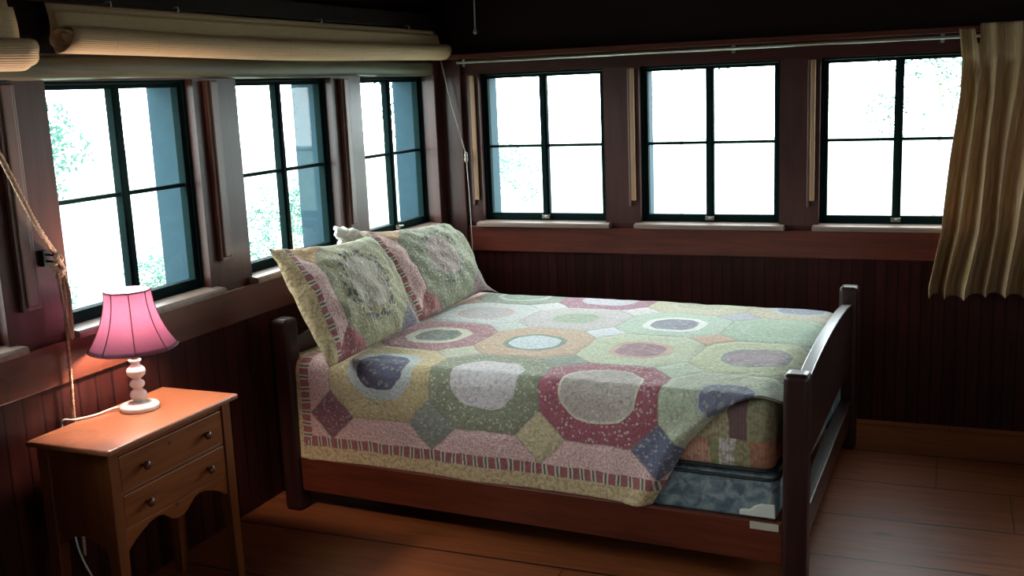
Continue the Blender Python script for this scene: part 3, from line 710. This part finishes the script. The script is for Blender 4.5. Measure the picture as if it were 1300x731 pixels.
blind(-4.9, -2.845, 1.822, .056, .052, 'rolled bamboo blind end sticking in at the left edge of the view', 1.984, 2)

# ---------------------------------------------------------------- ropes and cords
def twist(pts, r, strands=3, pitch=.022):
    b = MB(); P = spline(pts, 14); Lp = [0]
    for k in range(1, len(P)): Lp.append(Lp[-1]+(P[k]-P[k-1]).length)
    for s_ in range(strands):
        out = []
        for k, p in enumerate(P):
            t = (P[min(k+1, len(P)-1)]-P[max(k-1, 0)]).normalized(); up = Vector((1, .2, .1)); up = (up-t*up.dot(t)).normalized(); w = t.cross(up)
            a = 2*PI*(Lp[k]/pitch+s_/strands); out.append(p+(up*math.cos(a)+w*math.sin(a))*r*.45)
        b.tube(out, r*.62, 7)
    return b
hk = MB(); 
hk.box((.0005, -2.795, 1.18), (.022, -2.770, 1.23)); hk.tube([(.022, -2.782, 1.215), (.05, -2.782, 1.215), (.052, -2.782, 1.245)], .004, 8); hk.tube([(.022, -2.782, 1.195), (.05, -2.782, 1.195), (.052, -2.782, 1.165)], .004, 8)
cl = hk.build('rope_cleat', m_iron)
tag(cl, 'small dark cleat on the post left of the first window, rope tied to it', 'cleat')
rp = tag(empty('blind_rope', (.06, -2.78, 1.2)), 'thick jute pull rope tied off on the post left of the lamp', 'rope')
def rel(L_): return [(p[0]-.06, p[1]+2.78, p[2]-1.2) for p in L_]
twist(rel([(.115, -3.09, 1.750), (.10, -2.97, 1.52), (.085, -2.87, 1.33), (.058, -2.785, 1.225)]), .009).build('rope_run', m_rope, rp)
twist(rel([(.058, -2.785, 1.225), (.066, -2.77, 1.20), (.060, -2.80, 1.185), (.07, -2.775, 1.165), (.055, -2.765, 1.19), (.07, -2.79, 1.21), (.066, -2.765, 1.165), (.06, -2.785, 1.145)]), .0085).build('knot', m_rope, rp)
twist(rel([(.064, -2.77, 1.18), (.066, -2.755, 1.10), (.060, -2.752, 1.0), (.066, -2.765, .95), (.06, -2.775, 1.05), (.062, -2.785, 1.16)]), .006).build('rope_loop', m_rope, rp)
twist(rel([(.064, -2.765, 1.16), (.050, -2.765, 1.0), (.038, -2.76, .85), (.034, -2.765, .70), (.034, -2.78, .45), (.034, -2.79, .22)]), .0065).build('rope_tail', m_rope, rp)
cd = tag(empty('blind_string', (.18, -.05, 1.32)), 'thin pale blind cord tied to a small hook near the room corner', 'cord')
b = MB(); b.tube([(-.105, -.02, .525), (-.05, -.012, .26), (.010, .0, .012)], .0035, 8); b.tube([(.012, .0, .0), (.018, .005, -.2), (.022, .005, -.46), (.024, .0, -.62)], .0028, 8); b.build('cord_run', m_cord, cd)
b = MB(); b.lathe([(.003, .02), (.008, .012), (.011, 0), (.008, -.014), (.012, -.022), (.008, -.034), (.002, -.04)], (.012, .0, 0), 14); b.build('knot', m_cord, cd)
b = MB(); b.tube([(.012, .019, .012), (.012, .006, .012), (.012, -.008, .008), (.012, -.010, .022)], .003, 8); b.build('hook', m_brass, cd)
b = MB(); b.tube([(0, 0, .43), (.003, 0, .2), (0, 0, 0)], .003, 8); b.lathe([(.002, .0), (.006, -.004), (.006, -.018), (.002, -.022)], (0, 0, 0), 12)
b.lathe([(.02, .43), (.02, .426), (.008, .415), (.003, .41)], (0, 0, 0), 16)
tag(b.build('pull_cord', m_pull, loc=(.937, -1.5, RH-.43)), 'thin pull cord hanging from the dark ceiling above the bed', 'cord')

# ---------------------------------------------------------------- curtain and its rod
rod = tag(empty('curtain_rod', (2.6, -.085, 1.806)), 'thin pale metal rod running above all the back windows', 'curtain rod')
b = MB(); b.tube([(-2.42, 0, 0), (2.4, 0, 0)], .0065, 10); b.build('rod', m_rod, rod)
for x in (-2.41, -.98, -.05, 1.2, 2.38):
    b = MB(); b.box((x-.008, .062, -.02), (x+.008, .085, .018)); b.tube([(x, .07, 0), (x, .0, 0)], .004, 6); b.build('bracket', m_brass, rod)
ct = tag(empty('curtain', (2.95, -.085, .66)), 'tan striped curtain with gathered pleats hanging at the right back window', 'curtain')
CX0, CX1 = 2.615, 3.35
def left_edge(z):                                                      # outline of the hem edge that swings out at the bottom
    P = [(.655, 2.520), (.70, 2.520), (.96, 2.572), (1.28, 2.598), (1.556, 2.628), (1.70, 2.632), (1.86, 2.615)]
    for (z0, x0), (z1, x1) in zip(P, P[1:]):
        if z <= z1: return x0+(x1-x0)*(z-z0)/(z1-z0)
    return P[-1][1]
def curt(a, h):
    x0 = 2.615+.735*a; top = (1.838 if x0 < 2.685 else 1.858)-.085*math.exp(-((x0-2.690)/.010)**4)   # the cloth dips between two hooks
    z = .66+(top-.66)*h - .010*math.sin(a*13)*(1-h)
    xl = left_edge(z); x = xl+(CX1-xl)*a
    n_ = 10.5; amp = .022+.038*(1-h)**.8 if h < .88 else .012+.006*(h-.88)/.12
    gath = math.exp(-((h-.885)/.03)**2)
    amp = amp*(1-.55*gath)
    ph = 2*PI*(a*n_+.25*math.sin(a*7+h*1.5)+.10*math.sin(h*5+a*17))
    y = -amp*math.sin(ph)-.014*math.sin(ph*.5+1)*(1-h); x += .010*math.cos(ph)*(1-h)
    if a < .09: y += .012*(1-a/.09)*(1-h)
    # the cloth rides just in front of the rod at the heading
    y += -.030-.022*(1-h)
    return (x-2.95, y, z-.66)
b = MB(); b.grid(curt, 420, 90, lambda a, h: (a*2.2, h*1.2)); co = b.build('curtain_cloth', m_curtain, ct)
md = co.modifiers.new('t', 'SOLIDIFY'); md.thickness = .0018
for x in (2.66, 2.715, 2.78, 2.85, 2.92, 3.0, 3.1, 3.2, 3.3):
    b = MB(); b.tube([(x-2.95, .011*math.cos(q*PI/8), 1.146+.011*math.sin(q*PI/8)) for q in range(17)], .0022, 6, False); b.build('ring', m_rod, ct)

# ---------------------------------------------------------------- outside: lawn and trees seen through the panes
struct(MB().box((-40, -30, -.9), (40, 40, -.8)).build('ground', m_grass))
def crown_mesh(seed, n=1500):
    rnd = random.Random(seed); bm = bmesh.new()
    blobs = [(Vector((rnd.uniform(-1.3, 1.3), rnd.uniform(-1.3, 1.3), rnd.uniform(-1.2, 1.4))), rnd.uniform(.5, .95)) for _ in range(10)]
    for k in range(n):
        c, r = blobs[rnd.randrange(len(blobs))]
        d_ = Vector((rnd.gauss(0, 1), rnd.gauss(0, 1), rnd.gauss(0, 1))).normalized()*r*rnd.uniform(.6, 1.05); p = c+d_
        ax_ = Vector((rnd.gauss(0, 1), rnd.gauss(0, 1), rnd.gauss(0, 1))).normalized(); bx_ = ax_.orthogonal().normalized(); L_ = rnd.uniform(.05, .1)
        q = [p+ax_*L_, p+bx_*L_*.5, p-ax_*L_, p-bx_*L_*.5]; bm.faces.new([bm.verts.new(x) for x in q])
    me = bpy.data.meshes.new('crown'); bm.to_mesh(me); bm.free(); me.materials.append(m_leaf); return me
crowns = [crown_mesh(s_) for s_ in (1, 2, 3)]
def plant(x, y, z, sc, kind, rz, label, name='leafy_tree'):
    t = tag(empty(name, (x, y, -.8), rz), label, 'tree' if name == 'leafy_tree' else 'shrub', 'plants outside the windows'); H = z+.8
    b = MB(); b.tube(spline([(0, 0, 0), (.02, .01, H*.35), (-.02, .02, H*.7), (.0, 0, H)], 6), [.035-.001*k for k in range(19)], 8); b.build('trunk', m_bark, t)
    c_ = link('crown', crowns[kind], None, t, (0, 0, H)); c_.scale = (sc, sc, sc)
PLANTS = [(-4.75, 1.75, 1.15, .34, 0, 'low tree outside, seen through the left window nearest the lamp', 'leafy_tree'),
          (-3.35, 1.62, .12, .26, 1, 'shrub outside, low behind the lamp shade and to its right', 'leafy_shrub'), (-4.6, 1.0, -.25, .30, 2, 'shrub outside, low in the left window behind the lamp', 'leafy_shrub'),
          (-3.3, 3.2, .15, .27, 0, 'shrub outside the middle left window, just over its sill', 'leafy_shrub'), (-4.4, 4.9, .35, .30, 1, 'shrub outside the middle left window, at its right side', 'leafy_shrub'),
          (-3.2, 5.9, 1.55, .36, 2, 'tree outside the left window nearest the corner', 'leafy_tree'), (-1.75, 4.6, .75, .27, 0, 'small tree with thin branches outside the back window nearest the corner', 'leafy_tree'),
          (-.9, 9.4, 2.15, .42, 1, 'tree outside the middle back window', 'leafy_tree'), (2.45, 6.4, 1.60, .34, 2, 'tree outside the back window beside the curtain', 'leafy_tree')]
for k, (x, y, z, sc, kd, lb, nm) in enumerate(PLANTS): plant(x, y, z, sc, kd, k*1.3, lb, nm)
